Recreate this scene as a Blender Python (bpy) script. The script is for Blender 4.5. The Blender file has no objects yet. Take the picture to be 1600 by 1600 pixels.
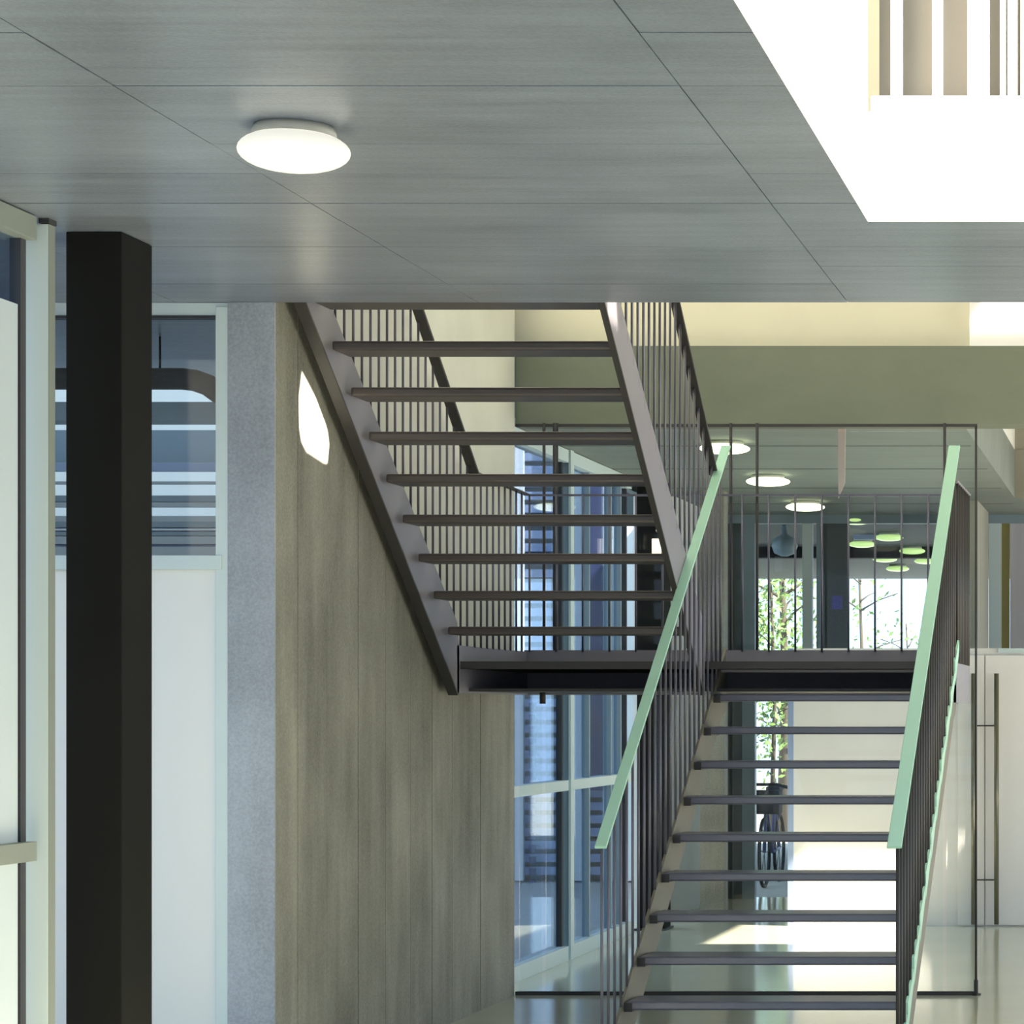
import bpy, bmesh, math, random
from mathutils import Vector, Matrix
random.seed(7)
sc = bpy.context.scene
COL = sc.collection
R = math.radians

# ---------------------------------------------------------------- camera, sky, sun, exposure
F = 4200.0                      # focal length in pixels of a 1600 px frame
EYE = 1.69
VX, VY = 1820.0, 1112.0         # vanishing point of the depth lines (lens shift)
cam_d = bpy.data.cameras.new('camera'); cam = bpy.data.objects.new('camera', cam_d); COL.objects.link(cam)
cam.location = (0, 0, EYE); cam.rotation_euler = (R(90), 0, 0)
cam_d.sensor_width = 36; cam_d.lens = F / 1600 * 36
cam_d.shift_x = -(VX - 800) / 1600; cam_d.shift_y = (VY - 800) / 1600
cam_d.clip_start = 0.1; cam_d.clip_end = 400
sc.camera = cam
w = bpy.data.worlds.new('sky'); sc.world = w; w.use_nodes = True
wb = w.node_tree.nodes['Background']; wb.inputs[0].default_value = (0.58, 0.78, 1.0, 1); wb.inputs[1].default_value = 2.6
SUN = Vector((-0.62, 0.22, -0.75)).normalized()
sl = bpy.data.lights.new('sun', 'SUN'); sl.energy = 24; sl.color = (1, 0.90, 0.76); sl.angle = R(0.5)
so = bpy.data.objects.new('sun', sl); COL.objects.link(so); so.rotation_euler = SUN.to_track_quat('-Z', 'Y').to_euler(); so.location = (8, 4, 14)
vs = sc.view_settings; vs.view_transform = 'Standard'; vs.look = 'None'; vs.gamma = 1; vs.use_curve_mapping = False; vs.exposure = -0.2
try:
    sc.cycles.max_bounces = 10; sc.cycles.diffuse_bounces = 6; sc.cycles.transparent_max_bounces = 24
    sc.cycles.use_denoising = True; sc.cycles.sample_clamp_indirect = 8
except Exception: pass

# ---------------------------------------------------------------- materials
def mat(name, col, rough=0.6, spec=0.5, metal=0.0, var=0.0, scale=(3, 3, 3), bump=0.0, detail=6, emit=None, estr=0, grain=0.0):
    m = bpy.data.materials.new(name); m.use_nodes = True
    nt = m.node_tree; b = nt.nodes['Principled BSDF']
    b.inputs['Base Color'].default_value = (*col, 1); b.inputs['Roughness'].default_value = rough
    b.inputs['Metallic'].default_value = metal; b.inputs['Specular IOR Level'].default_value = spec
    if emit: b.inputs['Emission Color'].default_value = (*emit, 1); b.inputs['Emission Strength'].default_value = estr
    if var or bump:
        tc = nt.nodes.new('ShaderNodeTexCoord'); mp = nt.nodes.new('ShaderNodeMapping'); mp.inputs['Scale'].default_value = scale
        nt.links.new(tc.outputs['Object'], mp.inputs[0])
        n = nt.nodes.new('ShaderNodeTexNoise'); n.inputs['Scale'].default_value = 1; n.inputs['Detail'].default_value = detail
        n.inputs['Roughness'].default_value = 0.62
        nt.links.new(mp.outputs[0], n.inputs['Vector'])
        n2 = nt.nodes.new('ShaderNodeTexNoise'); n2.inputs['Scale'].default_value = 1.3; n2.inputs['Detail'].default_value = 4
        nt.links.new(tc.outputs['Object'], n2.inputs['Vector'])
        a = nt.nodes.new('ShaderNodeMath'); a.operation = 'ADD'
        nt.links.new(n.outputs['Fac'], a.inputs[0]); nt.links.new(n2.outputs['Fac'], a.inputs[1])
        if grain:
            n3 = nt.nodes.new('ShaderNodeTexNoise'); n3.inputs['Scale'].default_value = 90; n3.inputs['Detail'].default_value = 2
            nt.links.new(tc.outputs['Object'], n3.inputs['Vector'])
            g = nt.nodes.new('ShaderNodeMath'); g.operation = 'MULTIPLY_ADD'; g.inputs[1].default_value = grain; 
            nt.links.new(n3.outputs['Fac'], g.inputs[0]); nt.links.new(a.outputs[0], g.inputs[2]); a = g
        mr = nt.nodes.new('ShaderNodeMapRange'); mr.inputs['From Min'].default_value = 0.6 + grain / 2; mr.inputs['From Max'].default_value = 1.4 + grain / 2
        mr.inputs['To Min'].default_value = 1 - var; mr.inputs['To Max'].default_value = 1 + var
        nt.links.new(a.outputs[0], mr.inputs['Value'])
        mx = nt.nodes.new('ShaderNodeVectorMath'); mx.operation = 'SCALE'; mx.inputs[0].default_value = col
        nt.links.new(mr.outputs[0], mx.inputs['Scale']); nt.links.new(mx.outputs[0], b.inputs['Base Color'])
        if bump:
            bp = nt.nodes.new('ShaderNodeBump'); bp.inputs['Strength'].default_value = bump; bp.inputs['Distance'].default_value = 0.01
            nt.links.new(a.outputs[0], bp.inputs['Height']); nt.links.new(bp.outputs[0], b.inputs['Normal'])
    return m

def glassmat(name, tint=(0.9, 0.96, 0.97), refl=0.5):
    m = bpy.data.materials.new(name); m.use_nodes = True; nt = m.node_tree; nt.nodes.clear()
    o = nt.nodes.new('ShaderNodeOutputMaterial'); mx = nt.nodes.new('ShaderNodeMixShader')
    t = nt.nodes.new('ShaderNodeBsdfTransparent'); t.inputs[0].default_value = (*tint, 1)
    g = nt.nodes.new('ShaderNodeBsdfGlossy'); g.inputs['Roughness'].default_value = 0.02
    f = nt.nodes.new('ShaderNodeFresnel'); f.inputs[0].default_value = 1.5
    k = nt.nodes.new('ShaderNodeMath'); k.operation = 'MULTIPLY'; k.inputs[1].default_value = refl
    nt.links.new(f.outputs[0], k.inputs[0]); nt.links.new(k.outputs[0], mx.inputs[0])
    nt.links.new(t.outputs[0], mx.inputs[1]); nt.links.new(g.outputs[0], mx.inputs[2]); nt.links.new(mx.outputs[0], o.inputs[0])
    return m

M = {}
M['ceil'] = mat('ceiling_concrete', (0.19, 0.217, 0.268), 0.33, 0.5, var=0.34, scale=(0.9, 12, 2), bump=0.12, grain=0.7)
M['wallc'] = mat('board_marked_concrete', (0.262, 0.248, 0.205), 0.6, 0.3, var=0.5, scale=(3, 5, 0.7), bump=0.1, grain=0.6)
M['beamc'] = mat('beam_concrete', (0.18, 0.20, 0.148), 0.7, 0.3, var=0.12, scale=(2, 2, 4), bump=0.08, grain=0.2)
M['ceilb'] = mat('hall_ceiling_concrete', (0.23, 0.26, 0.24), 0.6, 0.3, var=0.15, scale=(1, 8, 4), bump=0.08, grain=0.3)
M['pierc'] = mat('pier_concrete', (0.38, 0.37, 0.31), 0.7, 0.3, var=0.12, scale=(2, 2, 1), bump=0.08, grain=0.2)
M['floor'] = mat('polished_floor', (0.68, 0.67, 0.52), 0.12, 0.6, var=0.06, scale=(0.8, 0.8, 0.8))
M['ground'] = mat('courtyard_paving', (0.4, 0.4, 0.38), 0.8, var=0.1)
M['plaster'] = mat('white_plaster', (0.86, 0.85, 0.82), 0.8, 0.2, var=0.02)
M['upperw'] = mat('wall_lit_from_above', (0.66, 0.66, 0.58), 0.8, 0.2, var=0.1, scale=(1.5, 1.5, 1.5))  # paler wall colour carries the light falling from above
M['cream'] = mat('cream_plaster', (0.74, 0.70, 0.54), 0.8, 0.2, var=0.04)
M['beige'] = mat('beige_plaster', (0.30, 0.28, 0.24), 0.8, 0.2, var=0.03)
M['whitebox'] = mat('white_lacquer', (0.88, 0.83, 0.79), 0.45, 0.4, var=0.02)
M['tread'] = mat('dark_steel_tread', (0.06, 0.049, 0.048), 0.4, 0.5, metal=0.0, var=0.15, scale=(2, 8, 8))
M['treadl'] = mat('blue_grey_steel_tread', (0.10, 0.10, 0.135), 0.28, 0.6, var=0.1, scale=(2, 8, 8))
M['steel'] = mat('grey_painted_steel', (0.23, 0.215, 0.25), 0.5, 0.5, var=0.06)
M['stringl'] = mat('brown_grey_steel', (0.135, 0.12, 0.088), 0.5, 0.5, var=0.12)
M['steeld'] = mat('dark_painted_steel', (0.045, 0.042, 0.042), 0.5, 0.35, var=0.06)
M['rod'] = mat('steel_rod', (0.13, 0.125, 0.16), 0.35, 0.5, metal=0.3)
M['mint'] = mat('mint_green_paint', (0.38, 0.66, 0.50), 0.4, 0.5, var=0.04)
M['frame'] = mat('white_window_frame', (0.60, 0.69, 0.70), 0.45, 0.4, var=0.02)
M['frameg'] = mat('grey_green_frame', (0.25, 0.28, 0.25), 0.45, 0.4, var=0.02)
M['frameb'] = mat('blue_grey_frame', (0.24, 0.31, 0.36), 0.45, 0.4, var=0.02)
M['black'] = mat('black_column_paint', (0.010, 0.010, 0.009), 0.7, 0.1, var=0.1)
M['dark'] = mat('dark_gasket', (0.03, 0.03, 0.035), 0.5)
M['darkb'] = mat('dark_blue_panel', (0.05, 0.06, 0.16), 0.5, var=0.3, scale=(2, 2, 12))
M['slat'] = mat('white_slat', (0.78, 0.80, 0.80), 0.5)
M['slatp'] = mat('pale_grey_slat', (0.45, 0.49, 0.52), 0.5)
M['slatb'] = mat('blue_grey_slat', (0.34, 0.42, 0.62), 0.5)
M['endc'] = mat('blue_lit_concrete', (0.33, 0.36, 0.41), 0.7, 0.3, var=0.32, scale=(3, 3, 0.8), bump=0.1, grain=0.7)  # wall concrete with bluish daylight put into its colour
M['pull'] = mat('bronze_handle', (0.16, 0.15, 0.10), 0.35, 0.5, metal=0.3)
M['opal'] = mat('opal_glass', (0.55, 0.55, 0.52), 0.2, 0.5, emit=(1.0, 0.97, 0.86), estr=0.82)
M['doorp'] = mat('pale_frosted_door_panel', (0.60, 0.68, 0.74), 0.3, 0.4)
M['opalfar'] = mat('opal_glass_bright', (0.9, 0.9, 0.85), 0.25, 0.5, emit=(1.0, 1.0, 0.62), estr=2.6)
M['opaldim'] = mat('opal_glass_dim', (0.6, 0.7, 0.4), 0.25, 0.5, emit=(0.62, 0.9, 0.28), estr=0.9)
M['ring'] = mat('lamp_ring', (0.45, 0.45, 0.42), 0.4)
M['glass'] = glassmat('clear_glass', (0.96, 0.985, 0.98), 0.25); M['glassb'] = glassmat('blue_tinted_glass', (0.80, 0.87, 0.97), 0.5)
M['glassd'] = glassmat('dark_tinted_glass', (0.40, 0.46, 0.50), 0.8)
M['whitepanel'] = mat('frosted_white_panel', (0.78, 0.78, 0.76), 0.35, 0.4)
M['leaf'] = mat('leaves', (0.12, 0.20, 0.05), 0.6, var=0.5)
M['bark'] = mat('bark', (0.09, 0.07, 0.05), 0.9)
M['pink'] = mat('pale_pink_reflection', (0.72, 0.58, 0.56), 0.8)  # colour of a reflection, used on a solid strip
M['olive'] = mat('olive_strip', (0.22, 0.19, 0.06), 0.6)
M['blue'] = mat('blue_notice', (0.08, 0.08, 0.45), 0.5)
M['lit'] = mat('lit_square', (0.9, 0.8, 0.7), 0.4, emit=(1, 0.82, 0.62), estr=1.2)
M['curtain'] = mat('lilac_grey_curtain', (0.50, 0.48, 0.52), 0.8, var=0.1, scale=(20, 20, 0.5))
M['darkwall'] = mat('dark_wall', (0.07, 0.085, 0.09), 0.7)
M['duct'] = mat('dark_duct', (0.012, 0.012, 0.014), 0.7, 0.2)

# ---------------------------------------------------------------- helpers
def at(px, py, Y):
    return Vector(((px - VX) * Y / F, Y, EYE + (VY - py) * Y / F))
def X_(px, Y): return (px - VX) * Y / F
def Z_(py, Y): return EYE + (VY - py) * Y / F

def bx(bm, x0, x1, y0, y1, z0, z1, bev=0.0):
    vs_ = [bm.verts.new((x, y, z)) for x in (x0, x1) for y in (y0, y1) for z in (z0, z1)]
    fs = [(0, 1, 3, 2), (4, 6, 7, 5), (0, 4, 5, 1), (2, 3, 7, 6), (0, 2, 6, 4), (1, 5, 7, 3)]
    ff = [bm.faces.new([vs_[i] for i in f]) for f in fs]
    if bev:
        es = list({e for f in ff for e in f.edges})
        bmesh.ops.bevel(bm, geom=es, offset=bev, segments=2, affect='EDGES', profile=0.6)
def prism(bm, pts, a, b, axis='x'):
    """pts in the plane across the axis: 'x' -> (y,z), 'y' -> (x,z), 'z' -> (x,y)"""
    def v(p, t):
        return {'x': (t, p[0], p[1]), 'y': (p[0], t, p[1]), 'z': (p[0], p[1], t)}[axis]
    A = [bm.verts.new(v(p, a)) for p in pts]; B = [bm.verts.new(v(p, b)) for p in pts]
    n = len(pts)
    bm.faces.new(A); bm.faces.new(B[::-1])
    for i in range(n): bm.faces.new((A[i], B[i], B[(i + 1) % n], A[(i + 1) % n]))
def tube(bm, pts, r, seg=10, cap=True):
    rings = []
    for i, p in enumerate(pts):
        p = Vector(p); a = Vector(pts[max(i - 1, 0)]); b = Vector(pts[min(i + 1, len(pts) - 1)])
        d = (b - a).normalized(); u = d.orthogonal().normalized()
        if rings: u = (lastu - d * lastu.dot(d)).normalized()
        lastu = u; v = d.cross(u)
        rr = r[i] if isinstance(r, (list, tuple)) else r
        rings.append([bm.verts.new(p + (u * math.cos(2 * math.pi * k / seg) + v * math.sin(2 * math.pi * k / seg)) * rr) for k in range(seg)])
    for A, B in zip(rings, rings[1:]):
        for k in range(seg): bm.faces.new((A[k], A[(k + 1) % seg], B[(k + 1) % seg], B[k]))
    if cap: bm.faces.new(rings[0][::-1]); bm.faces.new(rings[-1])
def lathe(bm, prof, seg=48, c=(0, 0, 0)):
    rings = [[bm.verts.new((c[0] + r * math.cos(2 * math.pi * k / seg), c[1] + r * math.sin(2 * math.pi * k / seg), c[2] + z)) for k in range(seg)] for r, z in prof]
    for A, B in zip(rings, rings[1:]):
        for k in range(seg): bm.faces.new((A[k], A[(k + 1) % seg], B[(k + 1) % seg], B[k]))
    bm.faces.new(rings[0]); bm.faces.new(rings[-1])
def obj(name, bm, m, parent=None, smooth=False):
    bmesh.ops.recalc_face_normals(bm, faces=bm.faces[:])
    me = bpy.data.meshes.new(name); bm.to_mesh(me); bm.free(); me.materials.append(M[m] if isinstance(m, str) else m)
    if smooth:
        for p in me.polygons: p.use_smooth = True
    o = bpy.data.objects.new(name, me); COL.objects.link(o)
    if parent: o.parent = parent
    return o
def boxo(name, dims, m, parent=None, bev=0.0):
    """box object with its own origin at its centre"""
    x0, x1, y0, y1, z0, z1 = dims
    c = Vector(((x0 + x1) / 2, (y0 + y1) / 2, (z0 + z1) / 2))
    bm = bmesh.new(); bx(bm, x0 - c.x, x1 - c.x, y0 - c.y, y1 - c.y, z0 - c.z, z1 - c.z, bev)
    o = obj(name, bm, m, parent)
    o.location = c - world_loc(parent) if parent else c
    return o
def world_loc(p):
    v = Vector((0, 0, 0))
    while p: v += p.location; p = p.parent
    return v
def empty(name, loc=(0, 0, 0)):
    o = bpy.data.objects.new(name, None); COL.objects.link(o); o.location = loc; o.empty_display_size = 0.2
    return o
def tag(o, label, cat, group=None, kind=None):
    o['label'] = label; o['category'] = cat
    if group: o['group'] = group
    if kind: o['kind'] = kind
    return o
def struct(o, label, cat):
    o['kind'] = 'structure'; o['label'] = label; o['category'] = cat
    return o
def copy_tree(o, parent=None):
    c = o.copy(); COL.objects.link(c); c.parent = parent
    for ch in list(o.children): copy_tree(ch, c)
    return c

def frange_(a, b, s_):
    out = []
    while a <= b + 1e-6: out.append(a); a += s_
    return out
XW = -3.87      # inner face of the left concrete wall
XF = -4.10      # plane of the left glass facade
CZ = 3.47       # ceiling height
UZ = 3.87       # upper floor level
RZ = 7.2        # upper roof

# ---------------------------------------------------------------- the setting
fl = struct(boxo('floor', (-4.25, 4.0, -3, 24.5, -0.12, 0), 'floor'), 'polished pale grey-green floor running under the stair', 'floor')
o = struct(boxo('ground', (-30, 30, -20, 70, -0.3, -0.13), 'ground'), 'outdoor paving around the building', 'ground')
boxo('paving_slab', (-9, -4.26, -3, 30, -0.13, -0.02), 'ground', o)
boxo('paving_slab', (-4.2, 4.2, 24.6, 60, -0.13, -0.02), 'ground', o)

# ceiling over the near hall: slab around the void + formwork panels on its underside
V1 = (-1.08, 3.2, 2.5, 9.77)
bm = bmesh.new(); zz = CZ + 0.012
bx(bm, -4.3, 4.0, -3, V1[2], zz, UZ); bx(bm, -4.3, V1[0] - 0.013, V1[2], V1[3], zz, UZ)
bx(bm, V1[1], 4.0, V1[2], V1[3], zz, UZ); bx(bm, -4.3, 4.0, V1[3], 11.70, zz, UZ); bx(bm, -5.3, -4.3, 9.85, 11.70, CZ + 0.001, UZ)
ceil = struct(obj('ceiling', bm, 'ceil'), 'board-marked grey concrete ceiling with formwork joints over the near hall', 'ceiling')
ys = [-3, -1, 1, 2.5, 4.0, 5.3, 6.45, 7.05, 7.65, 8.43, 8.9, 9.415, 9.77, 10.3, 10.75, 11.2, 11.70]
xs = [-4.3, -2.99, -1.38]
for a, b in zip(ys, ys[1:]):
    ends = xs + ([V1[0]] if V1[2] <= a < V1[3] - 1e-6 else [4.0])
    for c, d in zip(ends, ends[1:]):
        dz = random.uniform(0, 0.0025)
        bm = bmesh.new(); g = 0.002
        bx(bm, c + g, d - (0 if d == V1[0] or d == -1.08 else g), a + g, b - (0 if b in (9.77, 11.70) else g), CZ + dz, zz + 0.002)
        obj('formwork_panel', bm, 'ceil', ceil)
bm = bmesh.new(); bx(bm, V1[1], 4.0, V1[2], V1[3], CZ, zz); obj('formwork_panel', bm, 'ceil', ceil)

# left concrete wall beside the stair: core + vertical panels
bm = bmesh.new(); bx(bm, XW - 0.205, XW - 0.012, 11.70, 16.0, 0, RZ)
wl = struct(obj('wall_left', bm, 'wallc'), 'board-marked concrete wall carrying the upper stair flight', 'wall')
jy = [11.70, 12.0, 12.42, 12.9, 13.35, 13.8, 14.2, 14.6, 15.2, 15.6, 16.0]
for i, (a, b) in enumerate(zip(jy, jy[1:])):
    bm = bmesh.new(); d = random.uniform(0, 0.002)
    zt_ = lambda y: max(1.90, 2.625 - 0.627 * (y - 13.21) + 0.13) if y > 11.9 else 3.9
    pa = [(a + (0.003 if i else 0), 0), (b - 0.003, 0), (b - 0.003, zt_(b)), (a + (0.003 if i else 0), zt_(a))]
    if i == 0: pa = [(a, 0), (b - 0.003, 0), (b - 0.003, zt_(b)), (a, zt_(11.91) + 0.1)]
    prism(bm, pa, XW - 0.013, XW - d, 'x'); obj('formwork_panel', bm, 'wallc', wl)
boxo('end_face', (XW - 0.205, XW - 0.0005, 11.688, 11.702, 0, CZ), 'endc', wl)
bm = bmesh.new(); prism(bm, [(11.7, 3.68), (12.0, 3.48), (14.52, 1.905), (16.0, 1.905), (16.0, RZ), (11.7, RZ)], XW - 0.0125, XW - 0.0003, 'x'); obj('lit_upper_face', bm, 'upperw', wl)  # wall above the stair coloured paler, as if lit from above

# left facade beyond/above, upper storey shell
struct(boxo('wall_upper_left', (-4.3, -4.08, -3, 24.5, UZ, 12.5), 'plaster'), 'unseen upper storey outer wall on the left, raised to shade the courtyard', 'wall')  # made taller to keep the sun off the courtyard wall
bm = bmesh.new(); bx(bm, 4.0, 4.2, -3, 24.5, 3.3, RZ); bx(bm, 4.0, 4.2, -3, 8.0, 0, 3.3); bx(bm, 4.0, 4.2, 23.5, 24.5, 0, 3.3)
wr = struct(obj('wall_right', bm, 'cream'), 'cream side wall on the right with an added window band, out of frame', 'wall')
w4 = empty('added_window', (4.1, 15.7, 0)); w4['kind'] = 'structure'; w4['label'] = 'unseen window band added in the right wall to light the hall'; w4['category'] = 'window'  # added window, brings daylight in from the right
for y in frange_(8.0, 23.5, 2.58): boxo('mullion', (4.05, 4.12, y - 0.03, y + 0.03, 0, 3.3), 'frame', w4)
# void wall beside the near opening
struct(boxo('wall_void_left', (V1[0] - 0.10, V1[0], 2.5, 9.77, UZ, RZ), 'plaster'), 'white wall rising at the left of the ceiling opening', 'wall')
bm = bmesh.new(); bx(bm, V1[0], V1[1], 9.767, 9.7695, CZ + 0.001, UZ)
obj('opening_edge', bm, 'plaster', ceil)
bm = bmesh.new(); bx(bm, V1[0] + 0.0005, V1[0] + 0.0025, 2.5, 9.77, CZ + 0.001, UZ)
obj('opening_edge', bm, 'plaster', ceil)
# upper landing beyond the void
struct(boxo('wall_upper_back', (V1[0] + 0.02, 4.0, 9.98, 10.05, UZ, RZ), 'beige'), 'beige wall seen between the white boards of the ceiling opening', 'wall')

# unseen upper roof, openings added where sun and daylight should fall
def roof_piece(bm, x0, x1, y0, y1): bx(bm, x0, x1, y0, y1, RZ, RZ + 0.15)
def aperture(z0, pts):   # trace lit points back along the sun to the roof
    out = []
    for (x, y, z) in pts:
        t = (RZ + 0.075 - z) / -SUN.z; out.append((x - SUN.x * t, y - SUN.y * t))
    return out
holes = [(-0.95, 3.7, 2.6, 9.7)]
xr = lambda pts: (min(p[0] for p in pts), max(p[0] for p in pts), min(p[1] for p in pts), max(p[1] for p in pts))
holes.append((0.50, 0.78, 10.75, 11.0))
holes.append((2.6, 3.95, 17.4, 19.26))       # over the far opening
holes.append((1.45, 3.7, 15.03, 15.45))
holes.append((-3.8, -1.35, 12.3, 15.2))
xsr = sorted({-4.3, 4.2} | {h[0] for h in holes} | {h[1] for h in holes}); ysr = sorted({-3.0, 24.5} | {h[2] for h in holes} | {h[3] for h in holes})
bm = bmesh.new()
for a, b in zip(ysr, ysr[1:]):
    run = None
    for c, d in zip(xsr, xsr[1:]):
        cx, cy = (c + d) / 2, (a + b) / 2
        op = any(h[0] < cx < h[1] and h[2] < cy < h[3] for h in holes)
        if op:
            if run is not None: roof_piece(bm, run, c, a, b); run = None
        elif run is None: run = c
    if run is not None: roof_piece(bm, run, xsr[-1], a, b)
struct(obj('roof', bm, 'plaster'), 'white roof slab with openings added for sun and daylight, above the upper storey', 'roof')

# back edge of the stairwell: concrete beam, cream wall above
bm = bmesh.new(); bx(bm, XW, 4.0, 16.02, 16.3, 3.405, UZ)
be = struct(obj('wall_beam', bm, 'beamc'), 'grey-green concrete beam spanning behind the stair', 'beam')
struct(boxo('wall_back', (-4.07, 4.0, 16.2, 16.35, UZ, RZ), 'cream'), 'cream upper storey wall above the concrete beam', 'wall')

struct(boxo('wall_added_return', (X_(1515, 16.02), 4.0, 16.021, 16.199, UZ, RZ), 'plaster'), 'white wall piece added to shape the sunlit right end above the concrete beam', 'wall')  # added piece, gives the sun patch a straight left edge
# ceiling beyond the beam with a second void
V2 = (-1.25, 3.2, 16.7, 22.4)
bm = bmesh.new()
bx(bm, -4.3, V2[0], 16.3, 24.5, CZ, UZ); bx(bm, V2[0], V2[1], 16.3, V2[2], CZ, UZ); bx(bm, V2[1], 4.0, 16.3, 24.5, CZ, UZ); bx(bm, V2[0], V2[1], V2[3], 24.5, CZ, UZ)
cb = struct(obj('ceiling', bm, 'ceilb'), 'concrete ceiling of the hall behind the stair', 'ceiling')
for y in (18.0, 19.7, 21.4, 23.0):
    boxo('ceiling_joint', (-4.1, -1.3, y, y + 0.012, CZ - 0.002, CZ), 'steeld', cb)
struct(boxo('wall_void_back', (V2[0], V2[1], 22.4, 22.5, UZ, RZ), 'beige'), 'beige wall inside the far ceiling opening', 'wall')
boxo('opening_edge', (V2[0], V2[1], 22.38, 22.4, CZ, UZ), 'beige', cb)
struct(boxo('wall_void_left_far', (V2[0] - 0.1, V2[0], 16.7, 22.4, UZ, RZ), 'plaster'), 'white wall beside the far ceiling opening', 'wall')

# ---------------------------------------------------------------- upper guard seen through the ceiling opening
g = empty('white_balustrade', (X_(1360, 9.8), 9.8, UZ))
tag(g, 'overexposed white balustrade of upright boards on the edge of the ceiling opening', 'balustrade')
Yb = 9.86
boxo('kerb', (X_(1361, Yb), 3.2, Yb - 0.045, Yb + 0.06, UZ - 0.02, Z_(147, 9.8)), 'plaster', g, 0.012)
for a, b in ((1392, 1410), (1457, 1473), (1512, 1546), (1563, 1572), (1575, 1590), (1595, 1640), (1660, 1700), (1725, 1760)):
    boxo('upright_board', (X_(a, Yb), X_(b, Yb), Yb - 0.02, Yb + 0.02, Z_(147, 9.8) - 0.005, UZ + 1.05), 'plaster', g, 0.003)
boxo('top_rail', (X_(1361, Yb), 3.2, Yb - 0.03, Yb + 0.03, UZ + 1.05, UZ + 1.1), 'plaster', g, 0.005)
bm = bmesh.new(); prism(bm, [(X_(1546, 10.6), UZ + 0.05), (X_(1564, 10.6), UZ - 0.0 + 0.05), (X_(1564, 10.6), 5.2), (X_(1538, 10.6), 5.2)], 10.55, 10.6, 'y')

# ---------------------------------------------------------------- ceiling lamps
def lamp(loc, r, label, m, group=None):
    t = empty('ceiling_lamp', loc); tag(t, label, 'ceiling lamp', group)
    bm = bmesh.new(); lathe(bm, [(r * 0.70, 0), (r * 0.74, -0.012), (r * 0.76, -0.03)], 48); obj('base_ring', bm, 'ring', t, True)
    bm = bmesh.new(); pr = []
    for i in range(17):
        a = math.pi * (0.5 - 0.5 * i / 8) * 0.985
        pr.append((r * math.cos(a) ** 0.9 if math.cos(a) > 0 else 0.002, -0.014 - H * 1.0 + H * math.sin(a)))
    lathe(bm, pr, 56); obj('glass_diffuser', bm, m, t, True)
    return t
H = 0.060
lamp((-2.65, 8.18, CZ), 0.166, 'large oval opal glass ceiling lamp on the near concrete ceiling at upper left', 'opal')
H = 0.035
rowA = [(18.2, -2.98), (20.8, -3.07), (23.4, -3.13), (25.9, -3.18), (28.6, -3.22), (31.4, -3.27), (33.5, -3.33)]
rowB = [(25.1, -2.88), (27.5, -2.82), (29.8, -2.80), (31.8, -2.82)]
names = ['glowing disc lamp on the hall ceiling just above the top of the left mint handrail',
         'glowing disc lamp second along the hall ceiling behind the stair',
         'glowing disc lamp third along, nearest before the glazed screen']
first = None
for i, (y, x) in enumerate(rowA + rowB):
    if i == 3: far_ = lamp((0, 0, 0), 0.14, names[0], 'opaldim')
    if first is None: first = lamp((x, y, CZ), 0.165, names[0], 'opalfar', 'disc lamps behind the stair'); c = first
    else: c = copy_tree(first) if i < 3 else (far_ if i == 3 else copy_tree(far_))
    c.location = (x * 0.972, y * 0.972, CZ)
    if i < 3: c['label'] = names[i]
    else:
        q = i - 3
        c['label'] = ('small distant disc lamp, ' + ['largest and nearest of the left row', 'second of the left row', 'third of the left row', 'last of the left row',
            'largest and highest of the right row', 'second of the right row', 'third of the right row', 'last of the right row by the mint rail'][q] + ' beyond the screen'); c['group'] = 'distant lamps beyond the screen'

# added unseen spotlight, gate cut to the shape of the bright wall patch
S = Vector((3.4, 11.45, 3.30))
patch = [(12.055, 3.215), (12.09, 3.20), (12.25, 3.12), (12.43, 2.99), (12.455, 2.93), (12.43, 2.845), (12.39, 2.835), (12.12, 2.865), (12.05, 2.90), (12.02, 2.96), (12.015, 3.10)]
t_ = 0.70 / (S.x - XW)
gate = [(Vector((XW, y, z)) - S) * t_ for y, z in patch]
ps = empty('added_patch_spot', S); tag(ps, 'added unseen spotlight whose cut gate shapes the light patch on the concrete wall', 'spotlight')
bm = bmesh.new(); gc = sum(gate, Vector()) / len(gate)
inn = [bm.verts.new(g) for g in gate]; out_ = [bm.verts.new(gc + (g - gc).normalized() * 0.09) for g in gate]
for k in range(len(gate)): bm.faces.new((inn[k], inn[(k + 1) % len(gate)], out_[(k + 1) % len(gate)], out_[k]))
obj('framing_gate', bm, 'duct', ps)
bm = bmesh.new(); tube(bm, [(-0.71, 0.05, -0.025), (0.10, -0.005, 0.003)], 0.075, 20, False); obj('barrel', bm, 'duct', ps, True)
bm = bmesh.new(); tube(bm, [(-0.1, 0, 0.07), (-0.1, 0, CZ - S.z)], 0.012, 8); obj('yoke', bm, 'duct', ps, True)
ld = bpy.data.lights.new('added_patch_beam', 'SPOT'); ld.energy = 30000; ld.spot_size = R(7); ld.spot_blend = 0.0; ld.shadow_soft_size = 0.0012; ld.color = (1, 0.95, 0.85)
lo = bpy.data.objects.new('added_patch_beam', ld); COL.objects.link(lo); lo.parent = ps; lo.rotation_euler = gc.to_track_quat('-Z', 'Y').to_euler()

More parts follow.
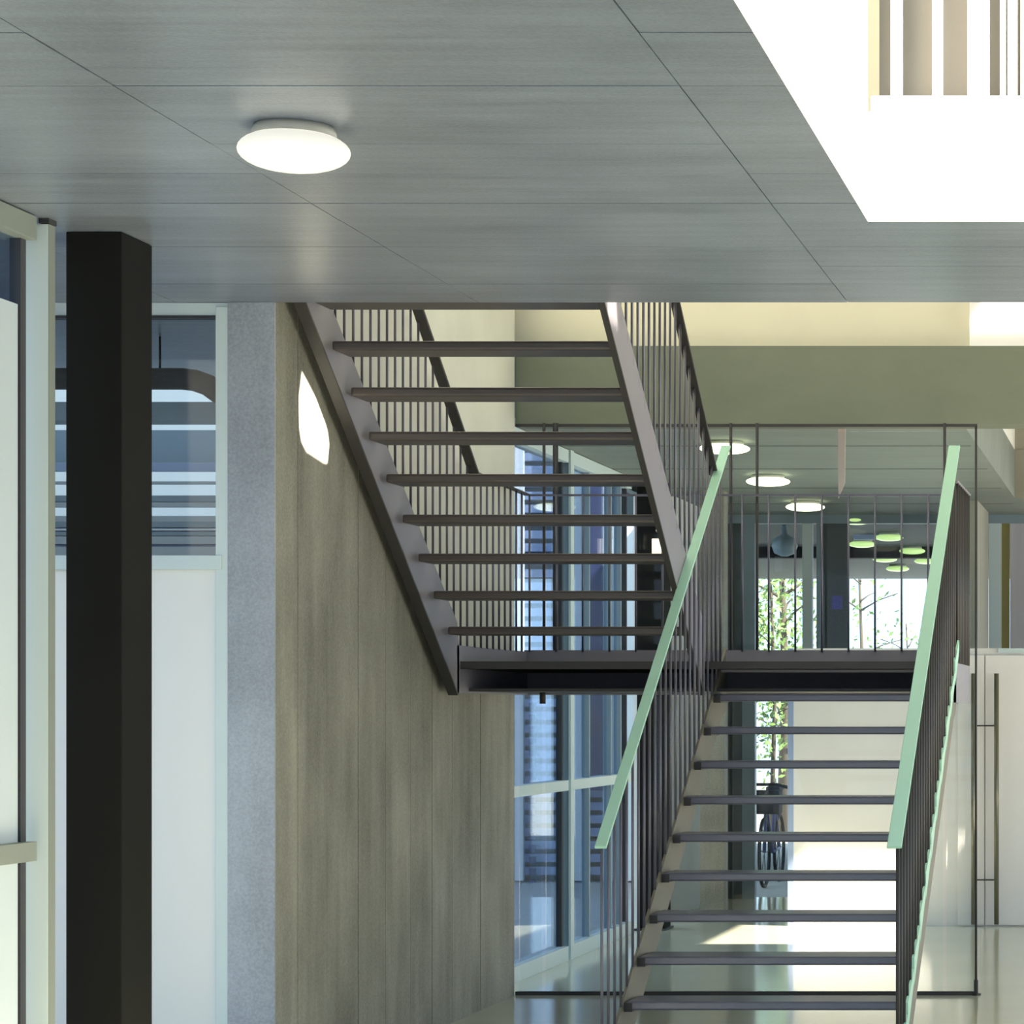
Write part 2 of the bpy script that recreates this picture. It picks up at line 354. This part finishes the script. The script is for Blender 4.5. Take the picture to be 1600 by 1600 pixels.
# ---------------------------------------------------------------- black columns
for (y0, lab) in ((9.97, 'tall matt black steel column in front of the left window'), (20.75, 'distant black steel column behind the treads, beside the far glazing')):
    c = empty('steel_column', (-3.97, y0 + 0.15, 0)); tag(c, lab, 'column')
    boxo('shaft', (-4.076, -3.869, y0, y0 + 0.30, 0, CZ), 'black', c, 0.004)
    boxo('base_plate', (-4.095, -3.85, y0 - 0.02, y0 + 0.32, 0, 0.015), 'steeld', c)
sq = tag(boxo('glow_mark', (X_(1016, 20.6), X_(1035, 20.6), 20.66, 20.74, Z_(868, 20.7), Z_(842, 20.7)), 'lit', None, 0.004), 'small square warm glow standing in for a reflection on the distant black column', 'light')  # bright reflections on the column put in as glowing pieces
bm = bmesh.new(); lathe(bm, [(0.02, 0), (0.024, -0.01), (0.024, -0.03), (0.018, -0.04)], 20); o = obj('glow_mark', bm, 'lit', None, True)
o.location = at(1028, 828, 20.74); o.rotation_euler = (R(90), 0, 0); o.location.y = 20.75; tag(o, 'tiny round glow just above the square glow on the distant column', 'light')

# ---------------------------------------------------------------- staircase
st = empty('staircase', (-2.45, 14, 0)); tag(st, 'open steel staircase with dark treads and mint handrails', 'staircase')
SO = st.location
def sobj(name, bm, m, parent=None, smooth=False):
    o = obj(name, bm, m, parent or st, smooth)
    if parent is None: o.location = -SO
    return o
XL, XM, XM2, XR = -3.78, -2.47, -2.44, -1.17
UX0, UX1 = -3.75, -2.49          # upper treads
def yU(i): return 11.82 + 0.279 * i
def zU(i): return 3.535 - 0.175 * i         # top of tread
for i in range(-1, 9):
    y = yU(i); z = zU(i)
    bm = bmesh.new()
    bx(bm, UX0, UX1, y, y + 0.25, z - 0.042, z, 0.012); sobj('tread', bm, 'tread')
# lower treads
LX0, LX1 = -2.425, -1.185
def yL(k): return 14.80 - 0.30 * k
def zL(k): return 1.96 - 0.175 * k
for k in range(1, 11):
    y = yL(k); z = zL(k)
    bm = bmesh.new()
    bx(bm, LX0, LX1, y, y + 0.26, z - 0.040, z, 0.008); sobj('tread', bm, 'treadl')
    bm = bmesh.new(); bx(bm, LX0 - 0.008, LX0 + 0.028, y - 0.004, y + 0.264, z - 0.046, z - 0.006); sobj('cleat', bm, 'steeld')
# stringers: upper (slope -0.627), lower (slope .583)
sU = 0.627
def bU(y): return 2.625 - sU * (y - 13.21)
def stringer(x0, x1, p, m, name='stringer'):
    bm = bmesh.new(); prism(bm, p, x0, x1, 'x'); return sobj(name, bm, m)
yt, yb = 11.3, 14.36
for (a, b, m) in ((XL - 0.03, XL, 'steel'), (XM - 0.006, XM + 0.006, 'steel')):
    yy = 11.72
    stringer(a, b, [(yy, bU(yy)), (yb, 1.79), (yb + 0.04, 1.79), (yb + 0.04, 2.045), (yb, bU(yb) + 0.265), (yy, bU(yy) + 0.265)], m)
# dark bottom flanges of the upper stringers
for (a, b) in ((XL - 0.048, XL + 0.004), (XM - 0.02, XM + 0.008)):
    yy = 11.72
    stringer(a, b, [(yy, bU(yy) - 0.012), (yb, 1.778), (yb, 1.792), (yy, bU(yy) + 0.002)], 'steeld', 'bottom_flange')
sL = 0.583
def tL(y): return 1.07 + sL * (y - 13.26)
for (a, b) in ((XM2 - 0.006, XM2 + 0.006), (XR, XR + 0.012)):
    stringer(a, b, [(11.45, tL(11.45)), (11.92, 0.0), (14.75, tL(14.75) - 0.29), (14.93, 1.70), (14.93, 2.045)], 'stringl')
# landing
bm = bmesh.new(); bx(bm, XL - 0.02, XR, 14.42, 15.95, 1.92, 1.96); sobj('landing_deck', bm, 'steeld')
bm = bmesh.new(); bx(bm, XL - 0.02, XR + 0.01, 15.94, 15.955, 1.79, 2.055); sobj('landing_fascia', bm, 'steel')
bm = bmesh.new(); bx(bm, XL - 0.03, XL, 14.36, 15.95, 1.79, 2.045); sobj('landing_side_plate', bm, 'steel')
bm = bmesh.new(); bx(bm, XR, XR + 0.012, 14.74, 15.95, 1.74, 2.045); sobj('landing_side_plate', bm, 'steel')
bm = bmesh.new(); bx(bm, XM2, XR, 14.76, 14.80, 1.905, 1.962, 0.004); sobj('landing_nosing', bm, 'steel')
bm = bmesh.new(); bx(bm, XL, XR, 14.6, 15.94, 1.80, 1.815); sobj('landing_soffit', bm, 'steeld')
bm = bmesh.new(); tube(bm, [(X_(848, 15.3), 15.3, 1.81), (X_(848, 15.3), 15.3, 1.735)], 0.017, 12); sobj('suspension_bolt', bm, 'steeld', None, True)

# rails and balusters
def rail_mesh(p0, p1, wx, th):
    bm = bmesh.new(); p0, p1 = Vector(p0), Vector(p1)
    d = (p1 - p0).normalized(); n = Vector((1, 0, 0)); u = n.cross(d).normalized()
    V = [bm.verts.new(p + n * sx * wx / 2 + u * sz * th / 2) for p in (p0, p1) for sx, sz in ((-1, -1), (1, -1), (1, 1), (-1, 1))]
    bm.faces.new(V[:4][::-1]); bm.faces.new(V[4:])
    for k in range(4): bm.faces.new((V[k], V[(k + 1) % 4], V[4 + (k + 1) % 4], V[4 + k]))
    bmesh.ops.bevel(bm, geom=bm.edges[:], offset=0.003, segments=1, affect='EDGES')
    return bm
rod_cache = {}
def balusters(rail, x, ys_, zb, zt, r=0.0065, m='rod', feet=None):
    for y in ys_:
        b, t = zb(y), zt(y)
        key = (r, m)
        if key not in rod_cache:
            bm = bmesh.new(); tube(bm, [(0, 0, 0), (0, 0, 1)], r, 8)
            o = obj('baluster', bm, m, rail, True); rod_cache[key] = o.data
        else:
            o = bpy.data.objects.new('baluster', rod_cache[key]); COL.objects.link(o); o.parent = rail
        o.location = (x, y, b); o.scale = (1, 1, t - b)
def frange(a, b, s):
    out = []
    while a <= b + 1e-6: out.append(a); a += s
    return out
# lower flight rails
rl = lambda y: 1.12 + 0.62 * (y - 11.65)
h1 = sobj('handrail', rail_mesh((XM2 + 0.0, 11.62, rl(11.62)), (XM2, 14.95, rl(14.95)), 0.052, 0.012), 'mint'); h1['label'] = 'mint green left handrail of the lower flight'
balusters(h1, XM2, frange(11.65, 14.85, 0.135), lambda y: tL(y) - 0.06, lambda y: rl(y))
h2 = sobj('handrail', rail_mesh((XR, 11.62, rl(11.62)), (XR, 14.95, rl(14.95)), 0.064, 0.012), 'mint'); h2['label'] = 'mint green right handrail of the lower flight'
balusters(h2, XR + 0.012, frange(11.66, 14.85, 0.135), lambda y: tL(y) - 0.06, lambda y: rl(y) - 0.012, 0.009, 'steeld')
for y in frange(11.7, 14.8, 0.30):
    bm = bmesh.new(); prism(bm, [(y, tL(y) - 0.075), (y + 0.29, tL(y + 0.29) - 0.045), (y + 0.29, tL(y + 0.29) + 0.01), (y, tL(y) + 0.055)], XR + 0.0125, XR + 0.024, 'x'); sobj('tread_bracket', bm, 'mint')
# landing guard, right end, back and left side
zr = 2.975
h3 = sobj('handrail', rail_mesh((XR, 14.95, 2.975), (XR, 15.95, 2.975), 0.04, 0.010), 'steel')
balusters(h3, XR + 0.012, frange(15.0, 15.95, 0.12), lambda y: 1.96, lambda y: zr - 0.012, 0.009, 'steeld')
bm = bmesh.new(); bx(bm, XL, XR, 15.94, 15.955, 2.968, 2.98); h4 = sobj('handrail', bm, 'rod')
for k in range(18):
    xk = X_(1160 + 41.5 * (k - 9), 15.945)
    if XL < xk < XR - 0.02:
        o = bpy.data.objects.new('baluster', rod_cache[(0.0065, 'rod')]); COL.objects.link(o); o.parent = h4
        o.location = (xk, 15.935, 2.045); o.scale = (1, 1, 0.93)
h5 = sobj('handrail', rail_mesh((XL, 14.70, 3.0), (XL, 15.94, 2.975), 0.04, 0.010), 'steeld')
balusters(h5, XL + 0.0, frange(14.72, 15.93, 0.135), lambda y: 2.04, lambda y: 2.99)
# upper flight rails
ru = lambda y: 3.0 + 0.665 * (14.70 - y)
h6 = sobj('handrail', rail_mesh((XL, 11.8, ru(11.8)), (XL, 14.72, ru(14.72)), 0.055, 0.02), 'steeld'); h6['label'] = 'dark left handrail of the upper flight'
balusters(h6, XL - 0.02, frange(11.9, 14.68, 0.137), lambda y: bU(y) + 0.2, lambda y: ru(y))
h7 = sobj('handrail', rail_mesh((XM, 11.8, ru(11.8)), (XM, 14.72, ru(14.72)), 0.05, 0.012), 'steeld'); h7['label'] = 'dark right handrail of the upper flight'
balusters(h7, XM, frange(12.05, 14.68, 0.137), lambda y: bU(y) + 0.2, lambda y: ru(y))

# ---------------------------------------------------------------- glazed partition behind the landing (slim rods, floor rail)
gp = empty('glass_partition', (-2.5, 16.03, 0)); tag(gp, 'frameless glass partition with slim rods behind the landing', 'partition')
YP = 16.03
boxo('floor_rail', (XW, X_(1525, YP), YP - 0.015, YP + 0.015, 0, 0.022), 'steeld', gp)
boxo('head_rail', (XW, X_(1527, YP), YP - 0.012, YP + 0.012, Z_(664, YP) - 0.012, 3.405), 'steeld', gp)
for px in (850, 868, 1142, 1183, 1476):
    bm = bmesh.new(); tube(bm, [(X_(px, 15.97), 15.97, 1.80), (X_(px, 15.97), 15.97, 3.404)], 0.009 if px != 868 else 0.016, 10); sobj('hanger_rod', bm, 'steeld', None, True)
mx_ = [XW + 0.01, X_(850, YP), X_(1142, YP), X_(1183, YP), X_(1476, YP), X_(1525, YP)]
for px in (1525,):
    x = X_(px, YP); bm = bmesh.new(); wv = 0.007
    tube(bm, [(0, 0, 0.0), (0, 0, 3.4)], wv, 10); o = obj('rod', bm, 'steeld', gp, True); o.location = Vector((x, YP - (0.03 if px == 866 else 0), 0)) - gp.location
bm = bmesh.new(); lathe(bm, [(0.03, 0), (0.03, 0.01), (0.013, 0.014), (0.013, 0.09)], 16); o = obj('rod_foot', bm, 'steeld', gp, True); o.location = Vector((X_(1525, YP), YP, 0)) - gp.location
for a, b in zip(mx_, mx_[1:]):
    boxo('pane', (a + 0.012, b - 0.012, YP - 0.004, YP + 0.004, 0.024, 3.36), 'glass', gp)

# ---------------------------------------------------------------- left facade: glazed sliding doors near and far
def sash(Y0, Y1, label, name, mfr, stile=True):
    t = empty(name, (XF, (Y0 + Y1) / 2, 0)); t['kind'] = 'structure'; t['label'] = label; t['category'] = 'glazed door'
    xo = XF + 0.055
    boxo('top_rail', (XF - 0.02, xo, Y0, Y1, CZ - 0.09, CZ - 0.005), mfr, t, 0.002)
    boxo('mid_rail', (XF - 0.02, xo, Y0, Y1, 1.155, 1.225), mfr, t, 0.002)
    boxo('bottom_rail', (XF - 0.02, xo, Y0, Y1, 0.0, 0.10), mfr, t, 0.002)
    boxo('pane', (XF - 0.006, XF + 0.002, Y0, Y1 - 0.04, 0.10, CZ - 0.09), 'glassb', t)
    boxo('stile', (XF - 0.02, XF + 0.02, Y1 - 0.055, Y1 - 0.01, 0.1, CZ - 0.09), 'dark', t)
    return t
d1 = sash(4.0, 9.64, 'near glazed sliding door with white rails at the far left', 'door_1', 'frameg')
boxo('frosted_panel', (XF + 0.003, XF + 0.012, 4.0, 9.58, 0.1, Z_(470, 9.5)), 'doorp', d1)
j = struct(boxo('trim_1', (X_(32, 9.7), X_(75, 9.7), 9.70, 9.756, 0, CZ - 0.02), 'frame', None, 0.003), 'broad white door jamb at the far left', 'jamb')
boxo('jamb_edge', (X_(75, 9.7), X_(75, 9.7) + 0.002, 9.702, 9.758, 0, CZ - 0.02), 'frameg', j)
boxo('jamb_cap', (X_(62, 9.7), X_(78, 9.7), 9.69, 9.76, CZ - 0.018, CZ), 'dark', j)
d2 = sash(16.06, 18.24, 'far glazed door with blue-grey frame beyond the concrete wall', 'door_2', 'frame')
j = struct(boxo('trim_2', (XF - 0.03, X_(890, 18.3), 18.3, 18.38, 0, CZ), 'frameb', None, 0.003), 'blue-grey post between the far glazed doors', 'post')
boxo('edge_strip', (X_(889, 18.29), X_(892.5, 18.29), 18.28, 18.38, 0, CZ), 'frame', j)
d3 = sash(18.40, 20.4, 'third glazed bay with blue panel beyond the blue-grey post', 'window_3', 'frame')
for y in (19.0, 19.75, 20.1): boxo('mullion', (XF - 0.02, XF + 0.03, y, y + 0.04, 0.1, CZ - 0.09), 'frameb', d3)
struct(boxo('wall_far_left', (-4.25, -4.05, 21.5, 24.5, 0, CZ), 'plaster'), 'white wall at the far end of the left glazing', 'wall')
struct(boxo('trim_3', (-4.2, XF - 0.02, 16.0, 24.5, 3.40, CZ), 'frameg'), 'head strip above the left glazing', 'trim')

# front-facing window beside the black column, plane Y = 11.70
t = empty('window_1', (-4.3, 11.7, 0)); t['kind'] = 'structure'; t['label'] = 'white framed window behind the black column, louvres above and blank white panel below'; t['category'] = 'window'
Yw = 11.70
boxo('frame_head', (-4.95, X_(357, Yw), Yw, Yw + 0.06, Z_(493, Yw), CZ), 'frame', t, 0.002)
boxo('head_gasket', (-4.95, X_(340, Yw), Yw - 0.005, Yw + 0.05, Z_(497.5, Yw), Z_(493, Yw)), 'dark', t)
boxo('frame_jamb', (X_(338, Yw), X_(357, Yw), Yw - 0.01, Yw + 0.06, 0, Z_(480, Yw)), 'frame', t, 0.002)
boxo('transom', (-4.95, X_(348, Yw), Yw - 0.02, Yw + 0.06, Z_(890, Yw), Z_(868, Yw)), 'frame', t, 0.003)
boxo('blank_panel', (-4.95, X_(357, Yw) - 0.02, Yw + 0.01, Yw + 0.05, 0, Z_(889, Yw)), 'whitepanel', t)
boxo('pane', (-4.95, X_(340, Yw), Yw + 0.02, Yw + 0.03, Z_(870, Yw), Z_(494, Yw)), 'glass', t)

# outside the left window: soffit, duct, beam, louvres
struct(boxo('ceiling_canopy', (-9.0, -4.30, 11.77, 14.5, CZ + 0.02, CZ + 0.3), 'ceil'), 'concrete canopy outside the left window', 'canopy')
bm = bmesh.new()
Yd = 12.9; zc = Z_(592, Yd)
pts = [(X_(x, Yd), Yd, zc) for x in (20, 150, 262, 285)] + [(X_(305, Yd), Yd, zc - 0.008), (X_(325, Yd), Yd, zc - 0.03), (X_(345, Yd), Yd, zc - 0.075), (X_(365, Yd), Yd, zc - 0.15), (X_(375, Yd), Yd, zc - 0.3)]
tube(bm, pts, 0.052, 16)
for x_ in (40, 250): tube(bm, [(X_(x_, Yd), Yd, zc), (X_(x_, Yd), Yd, CZ + 0.02)], 0.006, 6)
tag(obj('duct', bm, 'duct', None, True), 'dark bent duct hanging outside behind the left window', 'duct')
tag(boxo('canopy_beam', (-9, -4.3, 13.4, 13.6, Z_(657, 13.4), Z_(628, 13.4)), 'frameb'), 'blue-grey crossbeam below the duct outside the left window', 'beam')
tag(boxo('canopy_beam', (-9, -4.3, 15.2, 15.4, Z_(722, 15.2), Z_(672, 15.2)), 'frameb'), 'lower blue-grey crossbeam just above the white louvres outside', 'beam')
lv = empty('louvre_screen', (-6.5, 15.0, 0)); tag(lv, 'white horizontal louvre screen outside the left window', 'louvre')
for (a, b, m) in ((723, 736, 'slatb'), (752, 756, 'slatp'), (774, 784, 'frameb'), (785, 792, 'slatp'), (806, 815, 'slatp'), (815, 824, 'frameb'), (826, 829, 'slat'), (831, 837, 'frameb'), (838, 850, 'slatp'), (854, 868, 'slatp'), (872, 884, 'slatp')):
    boxo('slat', (-9, -4.35, 15.0, 15.06, Z_(b, 15.0), Z_(a, 15.0)), m, lv, 0.002)
boxo('backing_board', (-9, -4.35, 15.12, 15.16, 2.0, Z_(810, 15.1)), 'slatb', lv)
for x_ in (-8.8, -4.45): boxo('post', (x_, x_ + 0.09, 15.06, 15.12, 0, 3.1), 'frame', lv)

struct(boxo('wall_sky_gaps', (-9.0, -5.5, 18.0, 18.2, -0.1, 4.6), 'plaster'), 'white wall added as bright sky between the louvre slats', 'wall')  # added wall, stands in for bright sky in the louvre gaps
# white courtyard wall and neighbouring louvred facade seen through the far doors
struct(boxo('wall_courtyard', (-9.2, -9.0, -3, 20, -0.1, 5.0), 'plaster'), 'white courtyard wall outside the left glazing', 'wall')
nb = empty('neighbour_facade', (-6.5, 27, 0)); tag(nb, 'blue-grey louvred facade seen through the far left glazing', 'building')
boxo('facade_wall', (-12, -5.15, 27.3, 27.5, -0.1, 6), 'frameb', nb)
for k in range(40): boxo('slat', (-12, -5.15, 27.0, 27.10, 0.05 + 0.13 * k, 0.13 + 0.13 * k), 'slatb', nb)
boxo('blue_panel', (X_(912, 26.8), X_(940, 26.8), 26.8, 26.85, Z_(1235, 26.8), 6), 'darkb', nb)
for a_, b_ in ((806, 819), (894, 910), (943, 960), (974, 992)): boxo('pale_panel', (X_(a_, 26.9), X_(b_, 26.9), 26.86, 26.92, 0.0, 6), 'slat', nb)
for k in range(22): boxo('dark_vent', (X_(828, 26.9), X_(837, 26.9), 26.86, 26.92, Z_(1108 + 18.5 * k, 26.9), Z_(1098 + 18.5 * k, 26.9)), 'darkb', nb)

# ---------------------------------------------------------------- far hall: concrete column, glazed screen, white box with doors
c = tag(boxo('concrete_column', (X_(1094, 21.6), X_(1131, 21.6), 21.6, 21.8, 0, CZ), 'wallc', None, 0.004), 'yellowish concrete column standing behind the lower flight', 'column')
c = tag(boxo('concrete_pier', (X_(1489, 22.6), X_(1527.5, 22.6), 22.62, 24.0, 0, CZ), 'pierc', None, 0.004), 'concrete pier with sunlit side rising behind the right handrail', 'column')
sl_ = empty('window_2', (-2.2, 24.3, 0)); sl_['kind'] = 'structure'; sl_['label'] = 'tall glazed screen with pale frames closing the far hall'; sl_['category'] = 'window'
Yg = 24.3
def gb(name, a, b, y0, y1, m, t0=0, t1=0.08): return boxo(name, (X_(a, Yg), X_(b, Yg), Yg + t0, Yg + t1, Z_(y1, Yg), Z_(y0, Yg)), m, sl_)
gb('head_frame', 1010, 1900, 803, 818, 'frameb', -0.03); gb('bulkhead', 1010, 1900, 794, 804, 'beamc', 0.02, 0.1)
for a, b, m in ((1117, 1124, 'dark'), (1160, 1180, 'frameb'), (1254, 1269, 'frame'), (1276, 1282, 'frameb'), (1545, 1565, 'frame'), (1696, 1710, 'frame')):
    gb('mullion', a, b, 818, 1404, m, -0.02)
gb('leaf_and_dim_gap', 1284, 1325, 818, 1404, 'darkwall'); gb('leaf_and_dim_gap', 1128, 1160, 818, 1404, 'darkwall')  # left sheet is painted dark for the dim interior behind
gb('olive_strip', 1565, 1577, 818, 1404, 'olive', 0.0); gb('curtain', 1578, 1680, 818, 1404, 'curtain', 0.01, 0.05)
for a, b in ((1180, 1254), (1325, 1545)): gb('pane', a, b, 818, 1404, 'glass', 0.03, 0.04)
tag(boxo('notice', (X_(1300, Yg), X_(1316, Yg), Yg - 0.02, Yg - 0.003, Z_(952, Yg), Z_(931, Yg)), 'blue'), 'small blue notice on the dark door leaf', 'notice')

# white lacquered box (porch) with pull handle doors
Yd = 21.2
wb_ = struct(boxo('wall_porch', (X_(1240, Yd), 3.9, Yd, Yd + 1.2, 0, Z_(1013, Yd)), 'whitebox'), 'low white porch wall behind the lower flight', 'wall')
boxo('edge_trim', (X_(1231, Yd), X_(1240, Yd), Yd - 0.01, Yd + 0.05, 0, Z_(1013, Yd)), 'slatb', wb_)
boxo('cap', (X_(1560, Yd), 3.9, Yd - 0.03, Yd + 0.02, Z_(1020, Yd), Z_(1013, Yd)), 'frame', wb_)
dd = empty('door_3', (X_(1539, Yd), Yd, 0)); dd['kind'] = 'structure'; dd['label'] = 'cream double door with long tubular pull handles'; dd['category'] = 'door'
for a, b, m in ((1497, 1538, 'whitebox'), (1540, 1700, 'beige')):
    boxo('leaf', (X_(a, Yd), X_(b, Yd), Yd - 0.03, Yd - 0.001, 0.01, Z_(1024, Yd)), 'whitebox', dd, 0.002)
for px in (1521, 1557):
    bm = bmesh.new(); x = X_(px, Yd - 0.1); y = Yd - 0.1
    tube(bm, [(x, y, 0.02), (x, y, 1.99)], 0.019, 14)
    hh = obj('pull_handle', bm, 'pull', dd, True); hh.location = -dd.location
    for z in (0.37, 1.58):
        bm = bmesh.new(); tube(bm, [(x, y, z), (x, Yd - 0.02, z)], 0.008, 8); tube(bm, [(x, y, z), (x + (0.09 if px < 1530 else -0.09), y, z)], 0.006, 8)
        oo = obj('handle_pin', bm, 'steeld', hh, True)

# hall beyond the screen
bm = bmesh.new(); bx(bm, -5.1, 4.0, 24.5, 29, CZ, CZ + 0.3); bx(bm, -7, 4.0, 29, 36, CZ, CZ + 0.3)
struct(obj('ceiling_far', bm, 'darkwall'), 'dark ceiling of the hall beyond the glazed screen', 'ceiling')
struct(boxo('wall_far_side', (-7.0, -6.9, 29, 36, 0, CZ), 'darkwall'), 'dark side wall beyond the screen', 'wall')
for px, y0 in ((1262, 30.0), (1470, 30)):
    pass
tag(boxo('ceiling_beam', (-5.1, 4.0, 29.0, 29.2, CZ - 0.12, CZ), 'duct'), 'dark crossbeam under the distant ceiling', 'beam')
tag(boxo('hanging_panel', (X_(1333, 27), X_(1405, 27), 27, 27.05, Z_(843, 27), CZ), 'slatb'), 'pale lilac panel hanging under the distant ceiling', 'panel')
bm = bmesh.new(); lathe(bm, [(0.02, 0.0), (0.03, -0.02), (0.03, -0.09), (0.10, -0.13), (0.125, -0.2), (0.10, -0.27), (0.03, -0.30)], 28)
o = obj('globe_lamp', bm, 'frameb', None, True); o.location = (X_(1226, 25.6), 25.6, CZ); tag(o, 'unlit grey-blue globe hanging beyond the glazed screen', 'lamp')

# pink strip built in place of a glass reflection, behind the beam
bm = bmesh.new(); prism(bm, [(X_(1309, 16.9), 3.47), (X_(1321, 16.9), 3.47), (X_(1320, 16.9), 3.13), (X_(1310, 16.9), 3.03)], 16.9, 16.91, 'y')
tag(obj('reflection_strip', bm, 'pink'), 'narrow pale pink strip standing in for a reflection in the glass', 'reflection_strip')

# ---------------------------------------------------------------- trees and bicycle outside
def tree(x, y, h, cr, n, label, seed, trunk=0.09, z0=0.9):
    rnd = random.Random(seed); t = empty('tree', (x, y, 0)); tag(t, label, 'tree')
    bm = bmesh.new(); tube(bm, [(0, 0, -0.1), (0.05, 0, h * 0.4), (-0.05, 0.05, h)], [trunk, trunk * 0.7, trunk * 0.3], 8)
    for k in range(9):
        a = rnd.uniform(0, 6.28); z = rnd.uniform(0.3, 0.9) * h; L = cr * rnd.uniform(0.5, 1)
        tube(bm, [(0, 0, z), (math.cos(a) * L * 0.5, math.sin(a) * L * 0.5, z + 0.25 * L), (math.cos(a) * L, math.sin(a) * L, z + 0.4 * L)], [trunk * 0.35, trunk * 0.2, 0.008], 5)
    obj('trunk', bm, 'bark', t, True)
    bm = bmesh.new()
    for k in range(n):
        d = Vector((rnd.gauss(0, 1), rnd.gauss(0, 1), rnd.gauss(0, 1))).normalized() * cr * rnd.uniform(0.35, 1)
        c = Vector((d.x, d.y, z0 + (h - z0) * 0.5 + d.z * (h - z0) * 0.55 / cr)); s = rnd.uniform(0.03, 0.07)
        u = Vector((rnd.gauss(0, 1), rnd.gauss(0, 1), rnd.gauss(0, 1))).normalized(); v = u.orthogonal().normalized()
        q = [bm.verts.new(c + u * s), bm.verts.new(c + v * s * 0.5 + u * 0.1 * s), bm.verts.new(c - u * s), bm.verts.new(c - v * s * 0.5)]
        bm.faces.new(q)
    f = obj('foliage', bm, 'leaf', t); f['kind'] = 'stuff'
tree(X_(1222, 40), 40, 5.0, 1.0, 1300, 'leafy tree outside seen left of the pale mullion', 3)
tree(X_(1345, 44), 44, 4.5, 0.7, 260, 'sparse young tree in the bright far opening', 5, 0.05)
tree(X_(1420, 46), 46, 3.2, 0.9, 260, 'thin low tree at the right of the bright far opening', 8, 0.04)
tree(X_(1205, 38), 38, 4.6, 0.45, 700, 'narrow shrub outside behind the lower treads', 9, 0.04, 0.6)

def bicycle(x, y):
    t = empty('bicycle', (x, y, -0.02)); tag(t, 'dark bicycle parked outside beyond the glazed screen', 'bicycle')
    for yy in (-0.5, 0.5):
        bm = bmesh.new(); pts = [(0, yy + 0.33 * math.cos(a * math.pi / 12), 0.34 + 0.33 * math.sin(a * math.pi / 12)) for a in range(25)]
        tube(bm, pts, 0.018, 6, False); 
        for a in range(6): tube(bm, [(0, yy, 0.34), (0, yy + 0.33 * math.cos(a), 0.34 + 0.33 * math.sin(a))], 0.004, 4)
        obj('wheel', bm, 'duct', t, True)
    bm = bmesh.new()
    for p in ([(0, -0.5, 0.34), (0, -0.38, 0.9)], [(0, 0.5, 0.34), (0, 0.15, 0.85)], [(0, -0.4, 0.8), (0, 0.05, 0.32)], [(0, 0.05, 0.32), (0, 0.17, 0.92)], [(0, -0.4, 0.84), (0, 0.15, 0.82)], [(0, 0.05, 0.32), (0, 0.5, 0.34)]): tube(bm, p, 0.018, 8)
    obj('frame', bm, 'darkb', t, True)
    bm = bmesh.new(); tube(bm, [(-0.27, -0.3, 0.95), (-0.1, -0.38, 1.0), (0.1, -0.38, 1.0), (0.27, -0.3, 0.95)], 0.016, 8); obj('handlebar', bm, 'duct', t, True)
    bm = bmesh.new(); bx(bm, -0.07, 0.07, 0.05, 0.32, 0.92, 0.97, 0.02); obj('saddle', bm, 'duct', t)
    bm = bmesh.new(); bx(bm, -0.17, 0.17, -0.68, -0.44, 0.72, 0.95, 0.02); obj('basket', bm, 'duct', t)
bicycle(X_(1206, 26.6), 26.6)
